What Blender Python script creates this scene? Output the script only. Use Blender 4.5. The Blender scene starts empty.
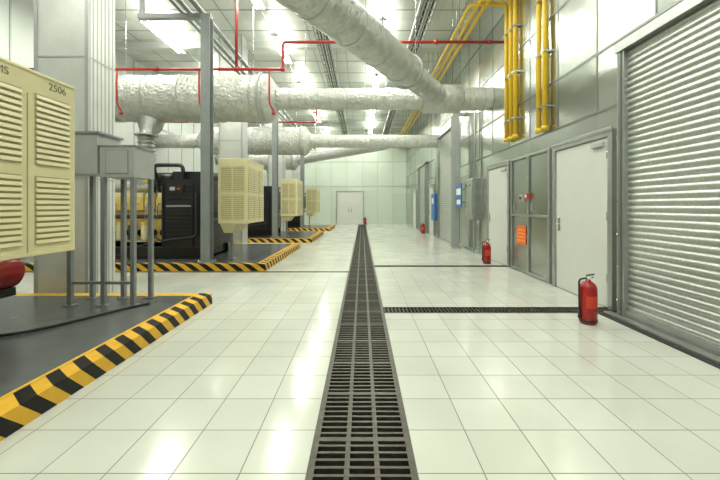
import bpy, math, random
from mathutils import Vector, Matrix
random.seed(4)
scene = bpy.context.scene
try:
    scene.view_settings.view_transform = 'Standard'
    scene.view_settings.look = 'None'
except Exception: pass

# ---------------------------------------------------------------- materials
def new_mat(name):
    m = bpy.data.materials.new(name); m.use_nodes = True
    nt = m.node_tree
    b = nt.nodes.get('Principled BSDF')
    return m, nt, b
def N(nt, t, **kw):
    n = nt.nodes.new(t)
    for k, v in kw.items(): setattr(n, k, v)
    return n
def math_node(nt, op, a, b=None):
    n = N(nt, 'ShaderNodeMath', operation=op)
    for i, v in enumerate((a, b)):
        if v is None: continue
        if isinstance(v, (int, float)): n.inputs[i].default_value = v
        else: nt.links.new(v, n.inputs[i])
    return n.outputs[0]
def mixc(nt, fac, c1, c2):
    n = N(nt, 'ShaderNodeMix', data_type='RGBA')
    if isinstance(fac, (int, float)): n.inputs[0].default_value = fac
    else: nt.links.new(fac, n.inputs[0])
    for i, c in ((6, c1), (7, c2)):
        if isinstance(c, tuple): n.inputs[i].default_value = (*c, 1)
        else: nt.links.new(c, n.inputs[i])
    return n.outputs[2]
def simple(name, col, rough=.5, metal=0., var=.08, scale=6., bump=0., bscale=40.):
    m, nt, b = new_mat(name)
    geo = N(nt, 'ShaderNodeNewGeometry')
    no = N(nt, 'ShaderNodeTexNoise'); no.inputs['Scale'].default_value = scale
    no.inputs['Detail'].default_value = 4
    nt.links.new(geo.outputs['Position'], no.inputs['Vector'])
    c1 = tuple(max(0, c*(1-var*2)) for c in col); c2 = tuple(min(1, c*(1+var*2)) for c in col)
    nt.links.new(mixc(nt, no.outputs['Fac'], c1, c2), b.inputs['Base Color'])
    b.inputs['Roughness'].default_value = rough
    b.inputs['Metallic'].default_value = metal
    if bump:
        n2 = N(nt, 'ShaderNodeTexNoise'); n2.inputs['Scale'].default_value = bscale
        nt.links.new(geo.outputs['Position'], n2.inputs['Vector'])
        bp = N(nt, 'ShaderNodeBump'); bp.inputs['Strength'].default_value = bump
        bp.inputs['Distance'].default_value = .03
        nt.links.new(n2.outputs['Fac'], bp.inputs['Height'])
        nt.links.new(bp.outputs['Normal'], b.inputs['Normal'])
    return m

def tile_mat():
    m, nt, b = new_mat('white_floor_tile')
    geo = N(nt, 'ShaderNodeNewGeometry'); s = N(nt, 'ShaderNodeSeparateXYZ')
    nt.links.new(geo.outputs['Position'], s.inputs[0])
    u = math_node(nt, 'DIVIDE', math_node(nt, 'SUBTRACT', math_node(nt, 'ABSOLUTE', s.outputs[0]), .29), .35)
    v = math_node(nt, 'DIVIDE', math_node(nt, 'SUBTRACT', s.outputs[1], 2.156-7), .35)
    fu = math_node(nt, 'FRACT', math_node(nt, 'ADD', u, .010)); fv = math_node(nt, 'FRACT', math_node(nt, 'ADD', v, .010))
    g = math_node(nt, 'MAXIMUM', math_node(nt, 'LESS_THAN', fu, .020), math_node(nt, 'LESS_THAN', fv, .020))
    cmb = N(nt, 'ShaderNodeCombineXYZ')
    nt.links.new(math_node(nt, 'FLOOR', u), cmb.inputs[0]); nt.links.new(math_node(nt, 'FLOOR', v), cmb.inputs[1])
    nt.links.new(math_node(nt, 'SIGN', s.outputs[0]), cmb.inputs[2])
    wn = N(nt, 'ShaderNodeTexWhiteNoise'); nt.links.new(cmb.outputs[0], wn.inputs['Vector'])
    no = N(nt, 'ShaderNodeTexNoise'); no.inputs['Scale'].default_value = 1.3; no.inputs['Detail'].default_value = 6
    nt.links.new(geo.outputs['Position'], no.inputs['Vector'])
    base = mixc(nt, wn.outputs['Value'], (.63, .65, .585), (.68, .70, .635))
    dirt = mixc(nt, no.outputs['Fac'], (.50, .52, .45), (1, 1, .99))
    mul = N(nt, 'ShaderNodeMix', data_type='RGBA', blend_type='MULTIPLY'); mul.inputs[0].default_value = .5
    nt.links.new(base, mul.inputs[6]); nt.links.new(dirt, mul.inputs[7])
    nt.links.new(mixc(nt, g, mul.outputs[2], (.19, .19, .155)), b.inputs['Base Color'])
    rr = math_node(nt, 'ADD', math_node(nt, 'MULTIPLY', g, .5), math_node(nt, 'ADD', math_node(nt, 'MULTIPLY', no.outputs['Fac'], .14), .08))
    nt.links.new(rr, b.inputs['Roughness'])
    b.inputs['Specular IOR Level'].default_value = .6
    bp = N(nt, 'ShaderNodeBump'); bp.inputs['Strength'].default_value = .3; bp.inputs['Distance'].default_value = .003
    nt.links.new(math_node(nt, 'SUBTRACT', 1., g), bp.inputs['Height']); nt.links.new(bp.outputs[0], b.inputs['Normal'])
    return m

def stripe_mat():
    m, nt, b = new_mat('hazard_stripe_paint')
    geo = N(nt, 'ShaderNodeNewGeometry'); s = N(nt, 'ShaderNodeSeparateXYZ')
    nt.links.new(geo.outputs['Position'], s.inputs[0])
    t = math_node(nt, 'ADD', math_node(nt, 'ADD', s.outputs[1], math_node(nt, 'MULTIPLY', s.outputs[0], .75)), s.outputs[2])
    f = math_node(nt, 'FRACT', math_node(nt, 'DIVIDE', t, .235))
    k = math_node(nt, 'LESS_THAN', f, .5)
    no = N(nt, 'ShaderNodeTexNoise'); no.inputs['Scale'].default_value = 9
    nt.links.new(geo.outputs['Position'], no.inputs['Vector'])
    y = mixc(nt, no.outputs['Fac'], (.66, .34, .02), (.84, .50, .05))
    nt.links.new(mixc(nt, k, y, (.010, .010, .009)), b.inputs['Base Color'])
    b.inputs['Roughness'].default_value = .55
    b.inputs['Specular IOR Level'].default_value = .3
    return m

def panel_metal(name, c1, c2, pw, ph, metal=.75, rough=.32, bump=.25, axis=1):
    """sheet metal: per-sheet tone and gloss variation + gentle oil-canning"""
    m, nt, b = new_mat(name)
    geo = N(nt, 'ShaderNodeNewGeometry'); s = N(nt, 'ShaderNodeSeparateXYZ')
    nt.links.new(geo.outputs['Position'], s.inputs[0])
    cmb = N(nt, 'ShaderNodeCombineXYZ')
    nt.links.new(math_node(nt, 'FLOOR', math_node(nt, 'DIVIDE', s.outputs[1 if axis != 2 else 0], pw)), cmb.inputs[0])
    nt.links.new(math_node(nt, 'FLOOR', math_node(nt, 'DIVIDE', s.outputs[2 if axis != 0 else 0], ph)), cmb.inputs[1])
    wn = N(nt, 'ShaderNodeTexWhiteNoise'); nt.links.new(cmb.outputs[0], wn.inputs['Vector'])
    sc = N(nt, 'ShaderNodeSeparateColor'); nt.links.new(wn.outputs['Color'], sc.inputs[0])
    n3 = N(nt, 'ShaderNodeTexNoise'); n3.inputs['Scale'].default_value = .9; n3.inputs['Detail'].default_value = 3
    nt.links.new(geo.outputs['Position'], n3.inputs['Vector'])
    fac = math_node(nt, 'ADD', math_node(nt, 'MULTIPLY', sc.outputs[0], .6), math_node(nt, 'MULTIPLY', n3.outputs['Fac'], .4))
    nt.links.new(mixc(nt, fac, c1, c2), b.inputs['Base Color'])
    b.inputs['Metallic'].default_value = metal
    nt.links.new(math_node(nt, 'ADD', math_node(nt, 'MULTIPLY', sc.outputs[1], .10), rough), b.inputs['Roughness'])
    no = N(nt, 'ShaderNodeTexNoise'); no.inputs['Scale'].default_value = 1.3; no.inputs['Detail'].default_value = 1.
    nt.links.new(geo.outputs['Position'], no.inputs['Vector'])
    bp = N(nt, 'ShaderNodeBump'); bp.inputs['Strength'].default_value = bump; bp.inputs['Distance'].default_value = .12
    nt.links.new(no.outputs['Fac'], bp.inputs['Height']); nt.links.new(bp.outputs[0], b.inputs['Normal'])
    return m

def emis(name, col, st):
    m, nt, b = new_mat(name)
    b.inputs['Base Color'].default_value = (*col, 1)
    b.inputs['Emission Color'].default_value = (*col, 1)
    b.inputs['Emission Strength'].default_value = st
    return m

def duct_mat():
    m, nt, b = new_mat('white_insulation_wrap')
    geo = N(nt, 'ShaderNodeNewGeometry')
    no = N(nt, 'ShaderNodeTexNoise'); no.inputs['Scale'].default_value = 7; no.inputs['Detail'].default_value = 8
    nt.links.new(geo.outputs['Position'], no.inputs['Vector'])
    vo = N(nt, 'ShaderNodeTexVoronoi', feature='DISTANCE_TO_EDGE'); vo.inputs['Scale'].default_value = 9
    nt.links.new(geo.outputs['Position'], vo.inputs['Vector'])
    nt.links.new(mixc(nt, no.outputs['Fac'], (.36, .375, .34), (.74, .76, .71)), b.inputs['Base Color'])
    b.inputs['Roughness'].default_value = .36
    b.inputs['Metallic'].default_value = .25
    h = math_node(nt, 'ADD', no.outputs['Fac'], math_node(nt, 'MULTIPLY', vo.outputs['Distance'], .8))
    bp = N(nt, 'ShaderNodeBump'); bp.inputs['Strength'].default_value = .8; bp.inputs['Distance'].default_value = .05
    nt.links.new(h, bp.inputs['Height']); nt.links.new(bp.outputs[0], b.inputs['Normal'])
    return m

M = dict(
 tile=tile_mat(), stripe=stripe_mat(),
 galv=panel_metal('galvanised_wall_sheet', (.38, .405, .37), (.60, .63, .58), 1.0, 1.2, metal=.95, rough=.18, bump=.22),
 ceil=panel_metal('foil_ceiling_sheet', (.56, .59, .54), (.82, .84, .79), 1.2, 1.2, metal=.45, rough=.28, bump=.45, axis=0),
 wleft=panel_metal('light_wall_sheet', (.50, .53, .50), (.60, .63, .60), 1.2, 2.4, metal=.2, rough=.45),
 wfar=panel_metal('end_wall_sheet', (.50, .57, .48), (.59, .66, .57), 1.2, 2.4, metal=.1, rough=.4, axis=2),
 shutter=simple('shutter_steel', (.46, .48, .45), .38, .88, .14, 30),
 trim=simple('galvanised_trim', (.42, .44, .42), .33, .8, .10),
 seam=simple('sheet_seam', (.22, .24, .22), .4, .7, .05),
 dark=simple('gap_shade_paint', (.03, .03, .028), .8),
 grate=simple('cast_iron', (.075, .068, .052), .42, .5, .25, 20),
 trench=simple('trench_concrete', (.06, .045, .026), .8, 0, .2),
 rust=simple('rusty_pipe', (.32, .21, .09), .6, .2, .2, 15),
 greyfloor=simple('grey_floor_paint', (.10, .11, .11), .26, 0, .12, 2.5),
 yellow=simple('yellow_pipe_paint', (.78, .50, .02), .35, 0, .06),
 yline=simple('yellow_line_paint', (.74, .44, .04), .4, 0, .1),
 red=simple('red_pipe_paint', (.40, .025, .02), .35, 0, .06),
 fire=simple('extinguisher_red', (.34, .012, .010), .22, 0, .05),
 cream=simple('cream_enamel', (.65, .595, .35), .38, 0, .04),
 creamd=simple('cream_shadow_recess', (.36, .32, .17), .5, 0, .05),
 black=simple('black_enamel', (.014, .015, .018), .3, .1, .2),
 blackrub=simple('black_rubber', (.02, .02, .02), .6),
 steelgrey=simple('grey_painted_steel', (.26, .28, .28), .42, .3, .08),
 lightgrey=simple('light_grey_paint', (.42, .44, .43), .4, .1, .05),
 white=simple('white_door_paint', (.57, .58, .54), .35, 0, .02),
 colw=simple('white_column_cladding', (.66, .68, .65), .32, .2, .06, 3, .25, 4),
 duct=duct_mat(),
 foil=simple('silver_bellows', (.42, .43, .41), .3, .8, .1, 10, .5, 20),
 enginec=simple('engine_cream', (.70, .52, .16), .42, .1, .15, 8),
 signred=simple('sign_red', (.60, .04, .02), .5),
 signor=simple('sign_orange', (.80, .12, .02), .5),
 signw=simple('sign_white', (.75, .75, .7), .5),
 blue=simple('blue_enamel', (.03, .14, .36), .4),
 lamp=emis('fluorescent_tube', (1, 1, .93), 20),
 chrome=simple('chrome', (.6, .6, .6), .2, .9),
 text=simple('marking_ink', (.16, .15, .09), .6),
)

# ---------------------------------------------------------------- mesh builder
class MB:
    def __init__(s): s.v=[]; s.f=[]; s.m=[]; s.sm=[]; s.mats=[]
    def mi(s, k):
        if k not in s.mats: s.mats.append(k)
        return s.mats.index(k)
    def face(s, idx, m, sm=False): s.f.append(idx); s.m.append(s.mi(m)); s.sm.append(sm)
    def box(s, x0, x1, y0, y1, z0, z1, m, rot=None, piv=None):
        b = len(s.v)
        pts = [(x0,y0,z0),(x1,y0,z0),(x1,y1,z0),(x0,y1,z0),(x0,y0,z1),(x1,y0,z1),(x1,y1,z1),(x0,y1,z1)]
        if rot is not None:
            c = Vector(piv if piv else ((x0+x1)/2,(y0+y1)/2,(z0+z1)/2))
            pts = [tuple(c + rot @ (Vector(p)-c)) for p in pts]
        s.v += pts
        for q in ((0,3,2,1),(4,5,6,7),(0,1,5,4),(1,2,6,5),(2,3,7,6),(3,0,4,7)):
            s.face([b+i for i in q], m)
    def prism(s, poly, axis, a, c, m):
        b = len(s.v); n = len(poly)
        for t in (a, c):
            for p in poly:
                if axis == 'x': s.v.append((t, p[0], p[1]))
                elif axis == 'y': s.v.append((p[0], t, p[1]))
                else: s.v.append((p[0], p[1], t))
        s.face([b+i for i in range(n)][::-1], m); s.face([b+n+i for i in range(n)], m)
        for i in range(n):
            j = (i+1) % n; s.face([b+i, b+j, b+n+j, b+n+i], m)
    def tube(s, pts, r, m, seg=12, caps=True):
        pts = [Vector(p) for p in pts]
        rs = r if isinstance(r, (list, tuple)) else [r]*len(pts)
        b = len(s.v); n = len(pts); prev = None
        for i, p in enumerate(pts):
            if i == 0: t = pts[1]-pts[0]
            elif i == n-1: t = pts[-1]-pts[-2]
            else:
                t = (pts[i]-pts[i-1]).normalized() + (pts[i+1]-pts[i]).normalized()
            if t.length < 1e-9: t = Vector((0,0,1))
            t.normalize()
            if prev is None:
                up = Vector((0,0,1)) if abs(t.z) < .9 else Vector((1,0,0))
                u = t.cross(up).normalized()
            else:
                u = (prev - t*prev.dot(t)).normalized()
            prev = u; w = t.cross(u)
            for k in range(seg):
                a = 2*math.pi*k/seg
                s.v.append(tuple(p + (u*math.cos(a)+w*math.sin(a))*rs[i]))
        for i in range(n-1):
            for k in range(seg):
                k2 = (k+1) % seg
                s.face([b+i*seg+k, b+i*seg+k2, b+(i+1)*seg+k2, b+(i+1)*seg+k], m, True)
        if caps:
            s.face([b+k for k in range(seg)][::-1], m); s.face([b+(n-1)*seg+k for k in range(seg)], m)
    def pipe(s, pts, r, m, bend=.2, seg=12):
        P = [Vector(p) for p in pts]; out = [P[0]]
        for i in range(1, len(P)-1):
            a = (P[i-1]-P[i]); c = (P[i+1]-P[i]); d = min(bend, a.length*.45, c.length*.45)
            p0 = P[i]+a.normalized()*d; p2 = P[i]+c.normalized()*d
            for k in range(7):
                t = k/6; out.append(p0*(1-t)**2 + P[i]*2*t*(1-t) + p2*t*t)
        out.append(P[-1]); s.tube(out, r, m, seg)
    def build(s, name, bevel=0, parent=None):
        me = bpy.data.meshes.new(name)
        xs=[p[0] for p in s.v]; ys=[p[1] for p in s.v]; zs=[p[2] for p in s.v]
        o = Vector(((min(xs)+max(xs))/2, (min(ys)+max(ys))/2, min(zs)))
        me.from_pydata([tuple(Vector(p)-o) for p in s.v], [], s.f)
        for k in s.mats: me.materials.append(M[k])
        for i, p in enumerate(me.polygons): p.material_index = s.m[i]; p.use_smooth = s.sm[i]
        me.update()
        ob = bpy.data.objects.new(name, me); ob.location = o
        scene.collection.objects.link(ob)
        if parent: ob.parent = parent; ob.location = o - parent.location
        if bevel:
            md = ob.modifiers.new('bevel', 'BEVEL'); md.width = bevel; md.segments = 2; md.limit_method = 'ANGLE'
        return ob

XR, XL, YF, YB, HC = 3.41, -9.0, 26.8, -3.0, 7.2

# ---------------------------------------------------------------- floor with trenches
b = MB()
xs = [XL, -.29, .29, XR]
ys = [YB, 4.51, 4.78, 7.28, 7.38, 7.93, 8.13, 26.0, YF]
def quad(b, p, m): 
    i = len(b.v); b.v += p; b.face([i,i+1,i+2,i+3], m)
for i in range(3):
    for j in range(len(ys)-1):
        x0,x1,y0,y1 = xs[i],xs[i+1],ys[j],ys[j+1]
        tr = (i == 1 and j < 7) or (i == 2 and j in (1, 5)) or (i == 0 and j == 3)
        z = -.3 if tr else 0
        quad(b, [(x0,y0,z),(x1,y0,z),(x1,y1,z),(x0,y1,z)], 'trench' if tr else 'tile')
        if tr:
            if i == 1:
                for x, side in ((x0, 0), (x1, 2)):
                    if not ((side == 2 and j in (1,5)) or (side == 0 and j == 3)):
                        quad(b, [(x,y0,-.3),(x,y1,-.3),(x,y1,0),(x,y0,0)], 'trench')
            else:
                for y in (y0, y1): quad(b, [(x0,y,-.3),(x1,y,-.3),(x1,y,0),(x0,y,0)], 'trench')
b.build('floor')

g = MB()
def grate_y(g, x0, x1, y0, y1):
    for x in (x0+.018, x1-.018): g.box(x-.018, x+.018, y0, y1, -.05, .004, 'grate')
    for x in (x0+(x1-x0)*.36, x0+(x1-x0)*.64): g.box(x-.014, x+.014, y0, y1, -.045, .001, 'grate')
    y = y0; k = 0
    while y < y1-.02:
        w = .036 if k % 9 == 0 else .017
        g.box(x0+.03, x1-.03, y-w/2+.02, y+w/2+.02, -.04, .002, 'grate'); y += .056; k += 1
    for x in (x0+.10, x0+.16, x0+.27, x0+.33, x1-.15, x1-.09):
        g.tube([(x, y0, -.08), (x, y1, -.08)], .015, 'rust', 8)
def grate_x(g, x0, x1, y0, y1):
    for y in (y0+.012, y1-.012): g.box(x0, x1, y-.012, y+.012, -.05, .004, 'grate')
    y = (y0+y1)/2; g.box(x0, x1, y-.008, y+.008, -.045, 0, 'grate')
    x = x0
    while x < x1-.02:
        g.box(x, x+.014, y0+.02, y1-.02, -.045, .002, 'grate'); x += .05
grate_y(g, -.29, .29, YB+.01, 25.99)
g.build('floor_drain_grate')
for a in ((.30, 3.38, 4.515, 4.775), (.30, 3.38, 7.935, 8.125), (-8.9, -.30, 7.285, 7.375)):
    g = MB(); grate_x(g, *a); g.build('floor_drain_grate')

# ---------------------------------------------------------------- walls
w = MB()
w.box(XR, XR+.2, YB, YF, -.05, HC, 'galv')
y = YB+1
while y < YF:
    w.box(XR-.008, XR, y-.01, y+.01, 2.75, HC, 'seam'); y += 1.0
for z in (2.75, 3.6, 4.8, 6.0):
    w.box(XR-.012, XR, YB, YF, z-.016, z+.016, 'seam')
w.build('wall_right')
w = MB(); w.box(XL-.2, XL, YB, YF, -.05, HC, 'wleft')
for i in range(24): w.box(XL, XL+.02, YB+1+1.2*i, YB+1.04+1.2*i, 0, HC, 'lightgrey')
for z in (2.4, 4.8): w.box(XL, XL+.03, YB, YF, z, z+.06, 'lightgrey')
w.build('wall_left')
w = MB(); w.box(XL, XR, YF, YF+.2, -.05, HC, 'wfar')
for i in range(10): w.box(XL+1.2*i+.6, XL+1.2*i+.63, YF-.015, YF, 0, HC, 'lightgrey')
for z in (2.9, 4.8): w.box(XL, XR, YF-.02, YF, z, z+.05, 'lightgrey')
w.build('wall_back')
w = MB(); w.box(XL, XR, YB-.2, YB, -.05, HC, 'wleft'); w.build('wall_front')
c = MB(); c.box(XL-.2, XR+.2, YB-.2, YF+.2, HC, HC+.2, 'ceil')
x = XL+1.2
while x < XR: c.box(x-.012, x+.012, YB, YF, HC-.02, HC, 'trim'); x += 1.2
y = YB+1.2
while y < YF: c.box(XL, XR, y-.012, y+.012, HC-.015, HC, 'trim'); y += 1.2
c.build('ceiling')
for y in (6.2, 12.2, 18.2, 24.2):
    c = MB(); c.box(XL, XR, y-.02, y+.02, HC-.22, HC, 'colw'); c.box(XL, XR, y-.09, y+.09, HC-.24, HC-.22, 'colw')
    c.build('ceiling_beam')

t = MB(); t.box(XR-.02, XR, 9.4, 12.4, 0, .1, 'trim'); t.box(XR-.02, XR, 15.0, 16.0, 0, .1, 'trim'); t.box(XR-.02, XR, 22.8, 26.8, 0, .1, 'trim'); t.build('baseboard_right')

# ---------------------------------------------------------------- right wall: shutters / doors
def shutter(y0, y1, z1, proud=.10):
    s = MB(); xf = XR-proud
    pitch = .078; n = int((z1-.08)/pitch); sub = 6
    pts = []
    for i in range(n*sub+1):
        z = .08 + i*pitch/sub; ph = (i % sub)/sub
        pts.append((xf+.04-.020*abs(math.sin(math.pi*ph))**.7, z))
    bi = len(s.v)
    for p in pts: s.v += [(p[0], y0, p[1]), (p[0], y1, p[1])]
    for i in range(len(pts)-1):
        s.face([bi+2*i, bi+2*i+2, bi+2*i+3, bi+2*i+1], 'shutter', True)
    zt = pts[-1][1]
    for yy in (y0, y1):
        s.box(xf-.03, XR, yy-.06, yy+.06, 0, zt+.1, 'trim')
        s.box(xf-.045, xf-.03, yy-.02, yy+.02, 0, zt+.1, 'seam')
        for k in range(8): s.tube([(xf-.05, yy+.04, .2+k*zt/8), (xf-.03, yy+.04, .2+k*zt/8)], .012, 'chrome', 6)
    s.box(xf-.06, XR, y0-.06, y1+.06, zt, zt+.12, 'trim')
    s.box(xf-.02, xf+.06, y0, y1, 0, .10, 'trim')
    s.build('roller_shutter')
shutter(2.1, 4.38, 3.36)
shutter(12.5, 14.9, 4.3)
shutter(18.0, 20.0, 3.6)
t = MB(); t.box(3.14, 3.24, 1.9, 4.5, 0, .03, 'trim'); t.box(3.07, 3.14, 1.9, 4.5, 0, .012, 'dark')  # dark strip paints the shade of a floor gap, no real opening
t.build('trim_1')

dn = 0
def door(y0, y1, h=2.35, hinge_near=True, conduit=False):
    global dn; dn += 1
    d = MB(); f = .09
    d.box(XR-.07, XR, y0-f, y0, 0, h+f, 'trim'); d.box(XR-.07, XR, y1, y1+f, 0, h+f, 'trim')
    d.box(XR-.07, XR, y0, y1, h, h+f, 'trim')
    d.box(XR-.085, XR-.07, y0-f-.02, y1+f+.02, h+f-.02, h+f+.03, 'trim')
    d.box(XR-.045, XR, y0+.006, y1-.006, .01, h-.006, 'white')
    hy, ky = (y0+.02, y1-.1) if hinge_near else (y1-.02, y0+.1)
    for z in (.35, 1.2, 2.05): d.tube([(XR-.055, hy, z), (XR-.055, hy, z+.12)], .013, 'chrome', 8)
    d.box(XR-.055, XR-.045, ky-.03, ky+.03, .98, 1.2, 'chrome')
    d.pipe([(XR-.05, ky, 1.1), (XR-.11, ky, 1.1), (XR-.11, ky+(-.13 if hinge_near else .13), 1.1)], .011, 'chrome', .03, 8)
    d.box(XR-.09, XR-.045, hy+(0.05 if hinge_near else -.3), hy+(.3 if hinge_near else -.05), h-.12, h-.06, 'lightgrey')
    d.build('door_%d' % dn, .004)
door(4.70, 5.98)
door(7.95, 9.18)
door(16.2, 17.2)
door(21.5, 22.6)
dn += 1
d = MB(); x0, x1, h = -1.94, .08, 2.5
d.box(x0-.08, x0, YF-.07, YF, 0, h+.08, 'trim'); d.box(x1, x1+.08, YF-.07, YF, 0, h+.08, 'trim'); d.box(x0, x1, YF-.07, YF, h, h+.08, 'trim')
d.box(x0+.005, (x0+x1)/2-.005, YF-.04, YF, .01, h-.01, 'white'); d.box((x0+x1)/2+.005, x1-.005, YF-.04, YF, .01, h-.01, 'white')
for s_ in (-.1, .1): d.tube([((x0+x1)/2+s_, YF-.09, .9), ((x0+x1)/2+s_, YF-.09, 1.3)], .02, 'chrome', 8); d.box((x0+x1)/2+s_-.015, (x0+x1)/2+s_+.015, YF-.09, YF-.04, 1.08, 1.12, 'chrome')
d.build('door_%d' % dn)

# galvanised access panels between the doors
p = MB()
ya, yb, h = 6.22, 7.78, 2.45
for yy in (ya, (ya+yb)/2, yb): p.box(XR-.05, XR, yy-.03, yy+.03, 0, h, 'trim')
for z in (0.02, 1.18, h-.05): p.box(XR-.045, XR, ya, yb, z, z+.05, 'trim')
for k in range(2):
    a = ya+.06+k*(yb-ya)/2; e = a+(yb-ya)/2-.12
    p.box(XR-.02, XR, a, e, .1, 1.15, 'galv'); p.box(XR-.02, XR, a, e, 1.26, h-.08, 'galv')
    p.box(XR-.05, XR-.02, e-.08, e-.04, 1.3, 1.45, 'chrome')
p.build('galvanised_access_panel', .003)
s = MB(); s.box(XR-.062, XR-.052, 7.06, 7.46, .60, .98, 'signor')
for i, (a, e) in enumerate(((7.1,7.42),(7.14,7.38),(7.1,7.42),(7.12,7.4))): s.box(XR-.065, XR-.062, a, e, .665+i*.075, .685+i*.075, 'yline')
s.box(XR-.052, XR-.05, 6.99, 7.5, .75, .8, 'trim'); s.build('warning_sign')
s = MB(); s.box(XR-.09, XR-.05, 6.94, 7.04, 1.54, 1.66, 'signred'); s.box(XR-.1, XR-.09, 6.96, 7.02, 1.57, 1.63, 'signw'); s.build('fire_alarm_call_point')
s = MB(); s.box(XR-.08, XR-.02, 7.2, 7.30, 1.5, 1.64, 'lightgrey'); s.box(XR-.09, XR-.08, 7.22, 7.28, 1.54, 1.60, 'black'); s.build('light_switch')
s = MB(); s.box(XR-.28, XR, 9.75, 10.5, 1.0, 2.2, 'trim'); s.box(XR-.295, XR-.28, 9.8, 10.45, 1.05, 2.15, 'galv')
for i in range(3): s.tube([(XR-.31, 9.95+i*.15, 2.0), (XR-.295, 9.95+i*.15, 2.0)], .03, ('signred','yellow','blue')[i], 10)
s.tube([(XR-.1, 10.1, 2.2), (XR-.1, 10.1, 4.4)], .03, 'trim', 8); s.tube([(XR-.1, 10.2, 0), (XR-.1, 10.2, 1.0)], .03, 'trim', 8)
s.build('electrical_control_box', .005)
s = MB(); s.box(XR-.36, XR-.33, 10.6, 11.2, 1.35, 2.1, 'blue'); s.box(XR-.364, XR-.36, 10.65, 11.15, 1.75, 1.95, 'signw'); s.box(XR-.364, XR-.36, 10.7, 11.1, 1.45, 1.6, 'signw')
for z in (1.5, 1.9): s.box(XR-.33, XR, 10.88, 10.92, z, z+.04, 'trim')
s.build('blue_notice_board')
s = MB(); s.box(XR-.22, XR, 15.1, 15.9, .75, 1.95, 'blue'); s.box(XR-.235, XR-.22, 15.15, 15.85, .8, 1.9, 'blue'); s.box(XR-.24, XR-.235, 15.3, 15.7, 1.5, 1.75, 'signw')
s.tube([(XR-.1, 15.5, 1.95), (XR-.1, 15.5, 3.9)], .03, 'trim', 8); s.tube([(XR-.1, 15.5, 0), (XR-.1, 15.5, .75)], .03, 'trim', 8); s.build('electrical_control_box', .005)

def steel_post(x, y, z0, z1, w=.2, name='steel_column', mat='steelgrey'):
    s = MB(); t_ = .02
    s.box(x-w/2, x+w/2, y-w/2, y-w/2+t_, z0, z1, mat); s.box(x-w/2, x+w/2, y+w/2-t_, y+w/2, z0, z1, mat)
    s.box(x-t_/2, x+t_/2, y-w/2+t_, y+w/2-t_, z0, z1, mat)
    s.box(x-w*.8, x+w*.8, y-w*.8, y+w*.8, z0, z0+.025, mat)
    for a in (-1, 1):
        for c_ in (-1, 1): s.tube([(x+a*w*.65, y+c_*w*.65, z0+.02), (x+a*w*.65, y+c_*w*.65, z0+.06)], .015, 'chrome', 6)
    return s
s = steel_post(3.1, 11.5, 0, 4.5, .22, mat='lightgrey'); s.box(3.0, XR, 11.42, 11.58, 4.4, 4.5, 'lightgrey'); s.build('steel_column')

# ---------------------------------------------------------------- platforms
H = .15
def plinth(x1, y0, y1):
    s = MB(); xl = -8.4; w = .18
    s.box(xl, x1-w, y0+w, y1-.15, 0, H, 'greyfloor')
    s.box(x1-w, x1, y0, y1, 0, H, 'stripe')
    s.box(xl, x1-w, y0, y0+w, 0, H, 'stripe')
    s.box(xl, x1-w, y1-.15, y1, 0, H, 'yline')
    s.box(x1-w-.03, x1-w, y0+w, y1-.15, H, H+.003, 'yline')
    return s.build('equipment_plinth')
plinth(-2.15, 1.3, 4.95); plinth(-2.08, 7.42, 11.6); plinth(-1.92, 13.2, 17.4); plinth(-1.8, 19.3, 23.2)

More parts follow.
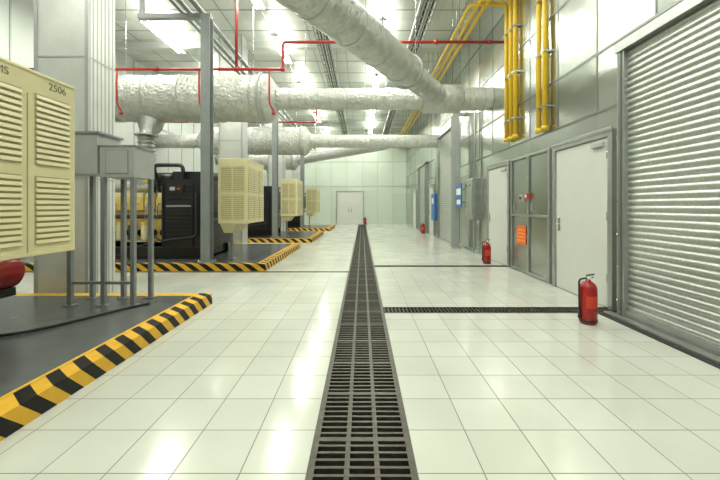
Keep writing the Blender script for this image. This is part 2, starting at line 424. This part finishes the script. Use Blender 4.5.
# ---------------------------------------------------------------- louvered cabinet
def cabinet(oy, text=False):
    e = bpy.data.objects.new('louvered_control_cabinet', None); scene.collection.objects.link(e)
    e.location = (-2.93, 2.46+oy, 1.0)
    s = MB(); x0, x1, y0, y1, z0, z1 = -3.26, -2.6, 1.8+oy, 3.13+oy, 1.0, 2.48
    s.box(x0, x1, y0, y1, z0, z1, 'cream')
    s.build('body', .012, e)
    s = MB()
    ym = y0+.88
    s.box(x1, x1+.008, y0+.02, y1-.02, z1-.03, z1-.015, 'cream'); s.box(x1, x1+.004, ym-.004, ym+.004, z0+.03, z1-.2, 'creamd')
    s.box(x1, x1+.012, y0+.02, y1-.02, z0+.01, z0+.035, 'cream')
    def grp(ya, yb, za, zb):
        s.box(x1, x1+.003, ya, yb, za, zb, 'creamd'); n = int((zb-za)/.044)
        for i in range(n):
            z = za+.006+i*(zb-za)/n
            s.box(x1+.002, x1+.014, ya+.005, yb-.005, z, z+.029, 'cream', Matrix.Rotation(-.3, 3, 'Y'))
    def grpf(xa, xb, za, zb):
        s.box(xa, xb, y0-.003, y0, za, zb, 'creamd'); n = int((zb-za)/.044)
        for i in range(n):
            z = za+.006+i*(zb-za)/n
            s.box(xa+.005, xb-.005, y0-.014, y0-.002, z, z+.029, 'cream', Matrix.Rotation(.3, 3, 'X'))
    for za, zb in ((1.09, 1.64), (1.73, 2.30)):
        grp(y0+.10, y0+.44, za, zb); grp(y0+.49, ym-.05, za, zb); grp(ym+.06, y1-.07, za, zb)
        grpf(x0+.07, (x0+x1)/2-.02, za, zb); grpf((x0+x1)/2+.02, x1-.07, za, zb)
    s.build('louver_panels', 0, e)
    s = MB()
    for z in (1.05, 2.1): s.box(-3.62, x0, y0+.35, y0+.43, z, z+.08, 'steelgrey'); s.box(-3.62, x0, y1-.2, y1-.12, z, z+.08, 'steelgrey')
    s.box(-3.62, x0, y0+.45, y1-.22, 1.25, 2.0, 'steelgrey')
    s.build('mounting_bracket', 0, e)
    if not text:
        s = MB(); bi = len(s.v)
        s.v += [(x0+.02,y0+.05,z0),(x0+.4,y0+.05,z0),(x0+.4,y1-.3,z0),(x0+.02,y1-.3,z0),(x0+.08,y0+.15,z0-.22),(x0+.26,y0+.15,z0-.22),(x0+.26,y1-.5,z0-.22),(x0+.08,y1-.5,z0-.22)]
        for q in ((0,1,2,3),(7,6,5,4),(0,4,5,1),(1,5,6,2),(2,6,7,3),(3,7,4,0)): s.face([bi+i for i in q], 'cream')
        s.build('hopper', 0, e)
        s = MB(); s.box(x0+.12, x0+.18, y0+.4, y0+.46, .15, z0-.22, 'steelgrey'); s.box(x0+.07, x0+.23, y0+.35, y0+.51, .15, .17, 'steelgrey'); s.build('support_leg', 0, e)
    if text:
        for body, y, z, sz in (('SYSTEMS', y0+.43, 2.365, .08), ('2506', y1-.27, 2.365, .085)):
            cu = bpy.data.curves.new('t', 'FONT'); cu.body = body; cu.size = sz; cu.extrude = .001
            to = bpy.data.objects.new('tmp', cu); scene.collection.objects.link(to)
            bpy.context.view_layer.update()
            me = bpy.data.meshes.new_from_object(to.evaluated_get(bpy.context.evaluated_depsgraph_get()))
            bpy.data.objects.remove(to)
            me.materials.clear(); me.materials.append(M['text'])
            o = bpy.data.objects.new('marking_text', me); scene.collection.objects.link(o)
            o.rotation_euler = (math.pi/2, 0, math.pi/2); o.parent = e
            o.location = Vector((x1+.002, y, z)) - e.location
cabinet(0, True); cabinet(6.0); cabinet(12.0); cabinet(18.2)

# ---------------------------------------------------------------- generators
def generator(oy):
    s = MB()
    Y = lambda v: v+oy
    for y in (2.2, 3.35): 
        s.box(-7.0, -3.62, Y(y)-.08, Y(y)+.08, H, H+.03, 'black'); s.box(-7.0, -3.62, Y(y)-.02, Y(y)+.02, H+.03, H+.24, 'black'); s.box(-7.0, -3.62, Y(y)-.08, Y(y)+.08, H+.24, H+.28, 'black')
    for x in (-6.9, -5.6, -4.5, -3.75): s.box(x-.06, x+.06, Y(2.2), Y(3.35), H+.06, H+.26, 'black')
    s.box(-4.62, -3.62, Y(1.98), Y(3.45), .43, 2.02, 'black')
    s.box(-4.5, -3.68, Y(2.2), Y(3.3), 2.02, 2.22, 'black')
    for i in range(14): s.box(-4.52, -3.95, Y(1.955), Y(1.98), .62+i*.095, .66+i*.095, 'steelgrey' if i == 8 else 'black')
    for x in (-4.6, -3.92, -3.66): s.box(x-.02, x+.02, Y(1.95), Y(1.98), .45, 2.0, 'black')
    s.box(-4.45, -4.1, Y(1.93), Y(1.955), 1.7, 1.9, 'black')
    s.box(-4.42, -4.3, Y(1.925), Y(1.93), 1.76, 1.84, 'lightgrey'); s.box(-4.25, -4.18, Y(1.925), Y(1.93), 1.78, 1.82, 'signred')
    s.box(-3.62, -3.6, Y(2.3), Y(3.3), .6, 1.0, 'black')
    s.pipe([(-4.2, Y(2.1), 2.0), (-4.2, Y(2.1), 2.36), (-4.9, Y(2.1), 2.36), (-4.9, Y(2.4), 1.6)], .045, 'black', .12)
    s.pipe([(-3.8, Y(1.9), 1.7), (-3.8, Y(1.9), .7), (-4.6, Y(1.9), .6), (-5.0, Y(2.2), .7)], .025, 'blackrub', .1, 8)
    # red fan drum at the rear
    s.tube([(-3.92, Y(3.45), .70), (-3.92, Y(3.55), .70), (-3.92, Y(3.80), .70), (-3.92, Y(3.84), .70)], [.17, .21, .21, .17], 'fire', 24)
    s.tube([(-3.92, Y(3.84), .70), (-3.92, Y(3.9), .70)], .06, 'black', 12)
    s.box(-4.03, -3.81, Y(3.45), Y(3.8), .42, .51, 'black')
    s.box(-6.4, -4.62, Y(2.45), Y(3.45), .55, 1.25, 'enginec')
    s.prism([(Y(2.35), 1.2), (Y(3.55), 1.2), (Y(3.35), 1.62), (Y(2.55), 1.62)], 'x', -6.3, -4.7, 'enginec')
    for i in range(6):
        x = -6.18+i*.27
        s.box(x-.11, x+.11, Y(2.28), Y(2.62), 1.3, 1.62, 'enginec'); s.box(x-.09, x+.09, Y(2.3), Y(2.56), 1.62, 1.72, 'cream')
        s.box(x-.11, x+.11, Y(3.28), Y(3.6), 1.3, 1.62, 'enginec')
        s.pipe([(x, Y(2.3), 1.45), (x, Y(2.15), 1.45), (x, Y(2.12), 1.1)], .02, 'chrome', .05, 6)
        s.tube([(x, Y(2.45), .75), (x, Y(2.38), .75)], .09, 'black', 12)
    for i in range(4):
        x = -6.1+i*.3; s.tube([(x, Y(2.25), .95), (x, Y(2.25), .6)], .075, 'cream' if i % 2 else 'black', 12)
        s.tube([(x, Y(2.25), .95), (x, Y(2.25), 1.02)], .085, 'enginec', 12)
    s.tube([(-6.3, Y(2.15), 1.15), (-4.7, Y(2.15), 1.15)], .05, 'blackrub', 10)
    s.tube([(-6.3, Y(2.8), 1.85), (-4.75, Y(2.8), 1.85)], .11, 'foil', 14)
    s.tube([(-6.3, Y(3.15), 1.85), (-4.75, Y(3.15), 1.85)], .11, 'foil', 14)
    for x in (-5.9, -5.1): s.box(x-.05, x+.05, Y(2.7), Y(3.25), 1.55, 1.8, 'enginec')
    for y in (2.5, 3.45): s.tube([(-5.1, Y(y), 2.05), (-4.62, Y(y), 2.05)], .17, 'black', 18); s.tube([(-5.35, Y(y), 2.05), (-5.1, Y(y), 2.05)], [.09, .15], 'enginec', 14); s.box(-5.2, -5.1, Y(y)-.05, Y(y)+.05, 1.55, 1.92, 'black')
    s.tube([(-5.62, Y(2.85), 2.0), (-5.62, Y(3.12), 2.0)], .2, 'foil', 18)
    pts = []; rs = []
    z = 1.9
    while z < 2.45: pts.append((-5.62, Y(3.0), z)); rs.append(.15); z += .25
    k = 0
    while z < 3.2: pts.append((-5.62, Y(3.0), z)); rs.append(.17 if k % 2 else .22); k += 1; z += .05
    pts += [(-5.62, Y(3.05), 3.3), (-5.62, Y(3.15), 3.5), (-5.62, Y(3.2), 3.68)]; rs += [.19, .28, .32]
    s.tube(pts, rs, 'foil', 20)
    s.tube([(-5.62, Y(3.0), 3.22), (-5.62, Y(3.0), 3.26)], .28, 'trim', 20)
    s.tube([(-7.0, Y(2.95), 1.0), (-6.4, Y(2.95), 1.0)], .48, 'cream', 28)
    s.box(-6.95, -6.5, Y(2.6), Y(3.3), 1.4, 1.85, 'cream')
    s.box(-6.9, -6.5, Y(2.6), Y(3.3), .42, .6, 'black')
    s.build('diesel_generator', .006)
for oy in (0, 6.0, 12.0, 18.2): generator(oy)

# ---------------------------------------------------------------- grey stand behind near cabinet
s = MB()
yf, yb_ = 4.30, 4.72
s.box(-3.92, -3.30, yf, yb_, 1.80, 2.30, 'lightgrey')
s.box(-3.95, -3.27, yf-.02, yb_+.02, 2.30, 2.33, 'steelgrey')
s.box(-3.27, -2.84, yf, yb_, 1.76, 2.14, 'lightgrey')
s.box(-3.29, -2.82, yf-.01, yb_+.01, 2.14, 2.16, 'steelgrey')
s.box(-3.2, -2.91, yf-.004, yf, 1.8, 2.1, 'steelgrey'); s.box(-3.19, -2.92, yf-.008, yf-.004, 1.81, 2.09, 'lightgrey')
for x in (-3.6,): s.box(x-.004, x+.004, yf-.006, yf, 1.82, 2.26, 'seam')
for x, y in ((-3.66, yf+.03), (-3.24, yf+.03), (-2.87, yf+.03), (-3.66, yb_-.03), (-3.24, yb_-.03), (-2.87, yb_-.03)):
    s.box(x-.026, x+.026, y-.026, y+.026, H, 1.8, 'steelgrey'); s.box(x-.06, x+.06, y-.05, y+.05, H, H+.015, 'steelgrey')
s.box(-3.63, -2.9, yf+.01, yf+.05, .42, .455, 'steelgrey')
s.build('steel_equipment_stand', .004)
s = MB(); s.tube([(-4.5+i*.12, 3.0+.35*math.sin(i*.5)+.07*i, H+.018) for i in range(16)], .016, 'blackrub', 8); s.build('floor_cable')

# ---------------------------------------------------------------- columns
def clad_column(y0):
    s = MB(); x0, x1, y1 = -4.83, -4.05, y0+.56
    s.box(x0, x1, y0, y1, 0, HC, 'colw')
    s.box(x1-.04, x1+.012, y0-.012, y0+.04, 0, HC, 'lightgrey'); s.box(x0-.012, x0+.04, y0-.012, y0+.04, 0, HC, 'lightgrey')
    for k in range(6): s.box(x1, x1+.006, y0+.09+k*.08, y0+.11+k*.08, 0, HC, 'lightgrey')
    for z in (1.8, 3.6, 5.4): s.box(x0-.006, x1+.008, y0-.006, y1, z, z+.02, 'lightgrey')
    s.build('clad_building_column')
clad_column(5.10); clad_column(11.65); clad_column(17.8); clad_column(23.9)
for i, oy in enumerate((0, 6.0, 12.0, 18.2)):
    s = steel_post(-3.44, 1.66+oy+(.0), H, 5.55, .2)
    s.box(-4.95, -3.34, 1.60+oy, 1.72+oy, 5.55, 5.65, 'steelgrey')
    s.box(-4.92, -4.84, 1.62+oy, 1.70+oy, 5.65, HC, 'steelgrey')
    s.build('steel_column')
for x, r in ((-3.98, .04), (-3.82, .05), (-3.56, .06)):
    s = MB(); s.tube([(x, -2.8, 5.65+r), (x, 26.5, 5.65+r)], r, 'steelgrey', 10)
    for k in range(10): s.tube([(x, -2+k*3, 5.65+r), (x, -1.94+k*3, 5.65+r)], r*1.35, 'trim', 10)
    s.build('cable_conduit')
# overhead ladder tray hung from the ceiling
for x0, z in ((-1.35, 6.3), (1.45, 6.4)):
    s = MB()
    for x in (x0, x0+.4): s.box(x-.012, x+.012, -2.5, 26.5, z, z+.09, 'trim')
    y = -2.4
    while y < 26.4: s.box(x0, x0+.4, y, y+.03, z+.01, z+.03, 'trim'); y += .35
    for k, cx in enumerate((.08, .16, .25, .32)): s.tube([(x0+cx, -2.4, z+.055), (x0+cx, 26.4, z+.055)], .024, 'blackrub' if k % 2 else 'steelgrey', 8)
    for y in (0, 4, 8.2, 12.6, 16.6, 20.6, 25):
        for x in (x0-.02, x0+.42): s.tube([(x, y, z-.03), (x, y, HC)], .007, 'chrome', 6)
        s.box(x0-.04, x0+.44, y-.02, y+.02, z-.03, z, 'trim')
    s.build('cable_tray')

# ---------------------------------------------------------------- ducts
def duct_path(s, p0, p1, r, band=.6, mat='duct', seg=32):
    p0 = Vector(p0); p1 = Vector(p1); L = (p1-p0).length; n = max(2, int(L/.05)); pts = []; rs = []
    for i in range(n+1):
        t = i/n; pts.append(p0.lerp(p1, t)); rs.append(r*(1+.010*math.sin(t*L*9)+random.uniform(-.014, .014)))
    s.tube(pts, rs, mat, seg)
    d = (p1-p0).normalized(); k = band*.5
    while k < L:
        c_ = p0+d*k; s.tube([c_-d*.01, c_+d*.01], r*1.025, 'lightgrey', seg); k += band
def rod(s, x, y, z): s.tube([(x, y, z), (x, y, HC)], .01, 'chrome', 6)
Z = 4.25
def big_duct(y, xe=-2.24, small_to=None):
    s = MB()
    duct_path(s, (-6.9, y, Z), (xe-.25, y, Z), .6, .9)
    s.tube([(xe-.3, y, Z), (xe-.25, y, Z), (xe-.2, y, Z), (xe, y, Z)], [.63, .63, .6, .33], 'duct', 32)
    s.tube([(xe-.42, y, Z), (xe-.36, y, Z)], .66, 'lightgrey', 32)
    s.tube([(-7.15, y, Z), (-6.9, y, Z)], [.3, .6], 'duct', 32)
    s.tube([(-9.0, y, Z), (-7.15, y, Z)], .3, 'duct', 24)
    for x in (-6.3, -4.4, -2.9): rod(s, x, y, Z+.55)
    if small_to:
        duct_path(s, (xe-.02, y, Z), (small_to, y, Z), .28, .75)
        for x in (-1.5, .1): rod(s, x, y, Z+.26)
    return s
s = big_duct(9.2, small_to=1.6)
s.tube([(1.5, 9.2, Z), (1.6, 9.2, Z), (1.65, 9.2, Z), (2.6, 9.2, Z), (2.65, 9.2, Z)], [.28, .28, .37, .37, .3], 'duct', 28)
duct_path(s, (2.6, 9.2, Z), (3.41, 9.2, Z), .3, .4)
a = Vector((1.95, 8.95, Z)); c_ = Vector((-1.55, 3.2, Z))
dv = (c_-a).normalized()
s.build('insulated_exhaust_duct')
s = MB()
q = a+dv*1.9
duct_path(s, a+dv*.12, q, .27, .8)
s.tube([q-dv*.2, q, q+dv*.06], [.27, .35, .35], 'duct', 28); s.tube([q, q+dv*.05], .37, 'lightgrey', 28)
duct_path(s, q, c_, .33, .9)
rod(s, -.2, 5.42, Z+.26); rod(s, 1.2, 7.72, Z+.26)
duct_path(s, (-6.9, 3.2, Z), (-2.5, 3.2, Z), .6, .9)
s.tube([(-2.5, 3.2, Z), (-2.2, 3.2, Z), (-1.75, 3.2, Z), c_+Vector((.02, .03, 0))], [.6, .36, .34, .33], 'duct', 32)
s.tube([(-9.0, 3.2, Z), (-7.15, 3.2, Z), (-6.9, 3.2, Z)], [.3, .3, .6], 'duct', 28)
for x in (-6.6, -3.2): rod(s, x, 3.2, Z+.55)
s.build('insulated_exhaust_duct')
s = big_duct(15.2, small_to=3.41); s.build('insulated_exhaust_duct')
s = big_duct(21.4, xe=-3.9)
duct_path(s, (-3.9, 21.4, Z), (1.1, 15.75, Z), .28, .75); rod(s, -1.7, 18.9, Z+.26)
s.build('insulated_exhaust_duct')

# ---------------------------------------------------------------- red sprinkler pipes
s = MB(); y = 8.38; R = .035
s.pipe([(-8.9, y, 4.72), (-1.92, y, 4.72), (-1.92, y, 5.38), (3.40, y, 5.38)], R, 'red', .08)
s.pipe([(-3.05, y, 4.72), (-3.05, y, HC)], R, 'red')
for x in (-5.95, -3.95, -2.25):
    s.pipe([(x, y, 4.72), (x, y-.02, 4.35), (x, y, 3.9), (x+.1, y, 3.7)], .024, 'red', .2, 8)
    s.tube([(x+.1, y, 3.7), (x+.1, y, 3.62)], .04, 'red', 10)
for x in (-7, -5, -3.05, -1.92, 0, 1.8, 3.1):
    z = 4.72 if x <= -1.92 else 5.38; s.tube([(x-.05, y, z), (x+.05, y, z)], R*1.5, 'red', 12)
for x in (-6.6, 0.5, 2.3): rod(s, x, y, 5.38 if x > -1.9 else 4.72)
s.build('red_sprinkler_pipe')
s = MB(); s.pipe([(-8.9, 14.4, 4.9), (-1.9, 14.4, 4.9), (-1.9, 14.4, 5.5), (3.4, 14.4, 5.5)], R, 'red', .08)
for x in (-6, -3, 1): rod(s, x, 14.4, 4.9 if x < -1.9 else 5.5)
s.build('red_sprinkler_pipe')

# ---------------------------------------------------------------- yellow gas pipes
for i, x in enumerate((2.5, 2.68, 2.86)):
    s = MB(); z = 6.05; yv = (7.95, 7.72, 7.50)[i]
    s.pipe([(x, 26.7, z), (x, yv, z), (3.33, yv, z), (3.33, yv, 2.95)], .045, 'yellow', .14)
    s.tube([(3.33, yv, 2.95), (3.33, yv, 2.88)], .06, 'yellow', 12)
    for zz in (3.3, 4.3, 5.3): s.box(3.27, XR, yv-.06, yv+.06, zz, zz+.03, 'trim')
    for yy in (9.5, 13, 17, 21, 25): rod(s, x, yy, z+.03)
    s.build('yellow_gas_pipe')
for yv in (6.50, 6.28):
    s = MB(); s.pipe([(3.33, yv, 6.9), (3.33, yv, 2.84)], .045, 'yellow', .1)
    s.tube([(3.33, yv, 2.86), (3.33, yv, 2.78)], .06, 'yellow', 12); s.tube([(3.33, yv, 6.9), (3.33, yv, HC)], .045, 'yellow', 12)
    for zz in (3.2, 4.2, 5.2): s.box(3.27, XR, yv-.06, yv+.06, zz, zz+.03, 'trim')
    s.build('yellow_gas_pipe')

# ---------------------------------------------------------------- fire extinguishers
def extinguisher(x, y, sc=1.):
    s = MB(); r = .095*sc
    prof = [(.85, 0), (1, .02), (1, .40), (.97, .435), (.8, .47), (.5, .495), (.32, .505), (.3, .52)]
    s.tube([(x, y, p[1]*sc) for p in prof], [r*p[0] for p in prof], 'fire', 28)
    s.tube([(x, y, .03*sc), (x, y, .06*sc)], r*1.02, 'black', 28)
    s.tube([(x, y, .51*sc), (x, y, .56*sc)], .022*sc, 'chrome', 12)
    s.tube([(x, y-.02, .545*sc), (x, y-.045, .545*sc)], .018*sc, 'signw', 12)
    s.box(x-.02, x+.07*sc, y-.012, y+.012, .572*sc, .584*sc, 'black', Matrix.Rotation(-.15, 3, 'Y'))
    s.box(x-.02, x+.06*sc, y-.012, y+.012, .545*sc, .555*sc, 'black')
    s.pipe([(x-.02, y, .54*sc), (x-r-.02, y-.01, .53*sc), (x-r-.015, y-.01, .15*sc)], .011, 'blackrub', .06, 8)
    s.tube([(x-r-.015, y-.01, .17*sc), (x-r-.015, y-.01, .07*sc)], [.012, .02], 'blackrub', 10)
    bi = len(s.v); nseg = 8
    for k in range(nseg+1):
        a_ = -math.pi*.75+k*math.pi*.5/nseg
        for z in (.20, .34): s.v.append((x+math.cos(a_)*r*1.012, y+math.sin(a_)*r*1.012, z*sc))
    for k in range(nseg): s.face([bi+2*k, bi+2*k+2, bi+2*k+3, bi+2*k+1], 'signred', True)
    s.build('fire_extinguisher')
extinguisher(2.70, 4.12); extinguisher(3.04, 8.4); extinguisher(.25, 26.3); extinguisher(3.1, 17.6)

# ---------------------------------------------------------------- lamps (pendant battens; upward area lights added to brighten the ceiling)
def lamp(x, y, power, up, L=2.2):
    s = MB(); s.box(x-.05, x+.05, y-L/2, y+L/2, 6.78, 6.84, 'white')
    for d in (-.1, .1):
        s.tube([(x+d, y-L/2+.05, 6.76), (x+d, y+L/2-.05, 6.76)], .02, 'lamp', 10)
        for e_ in (-1, 1): s.box(min(x, x+d*1.2), max(x, x+d*1.2), y+e_*(L/2-.03)-.02, y+e_*(L/2-.03)+.02, 6.74, 6.80, 'white')
    for d in (-.5, .5): s.tube([(x, y+d, 6.84), (x, y+d, HC)], .008, 'chrome', 6)
    s.build('fluorescent_ceiling_light')
    for z, pw, rx in ((6.72, power, 0), (6.86, up, math.pi)):
        l = bpy.data.lights.new('lamp_light', 'AREA'); l.shape = 'RECTANGLE'; l.size = .3; l.size_y = L; l.energy = pw; l.color = (.985, 1, .885)
        o = bpy.data.objects.new('lamp_light', l); scene.collection.objects.link(o); o.location = (x, y, z); o.rotation_euler = (rx, 0, 0)
for y in (-1., 3.2, 7.4, 11.0, 15.2, 20., 24.5):
    lamp(.6, y, 112, 40); lamp(-2.75, y+.9, 72, 34); lamp(-6.3, y, 92, 34)  # middle row added to spread the light and avoid hot reflections
wd = bpy.data.worlds.new('World'); scene.world = wd; wd.use_nodes = True
wd.node_tree.nodes['Background'].inputs[0].default_value = (.9, 1, .9, 1); wd.node_tree.nodes['Background'].inputs[1].default_value = .3

# ---------------------------------------------------------------- camera
cam = bpy.data.cameras.new('camera'); co = bpy.data.objects.new('camera', cam); scene.collection.objects.link(co)
cam.sensor_width = 36; cam.lens = 17.25; cam.shift_x = -.0028; cam.shift_y = -.0472; cam.clip_start = .05
co.location = (0, 0, 1.4); co.rotation_euler = (math.pi/2, 0, 0)
scene.camera = co
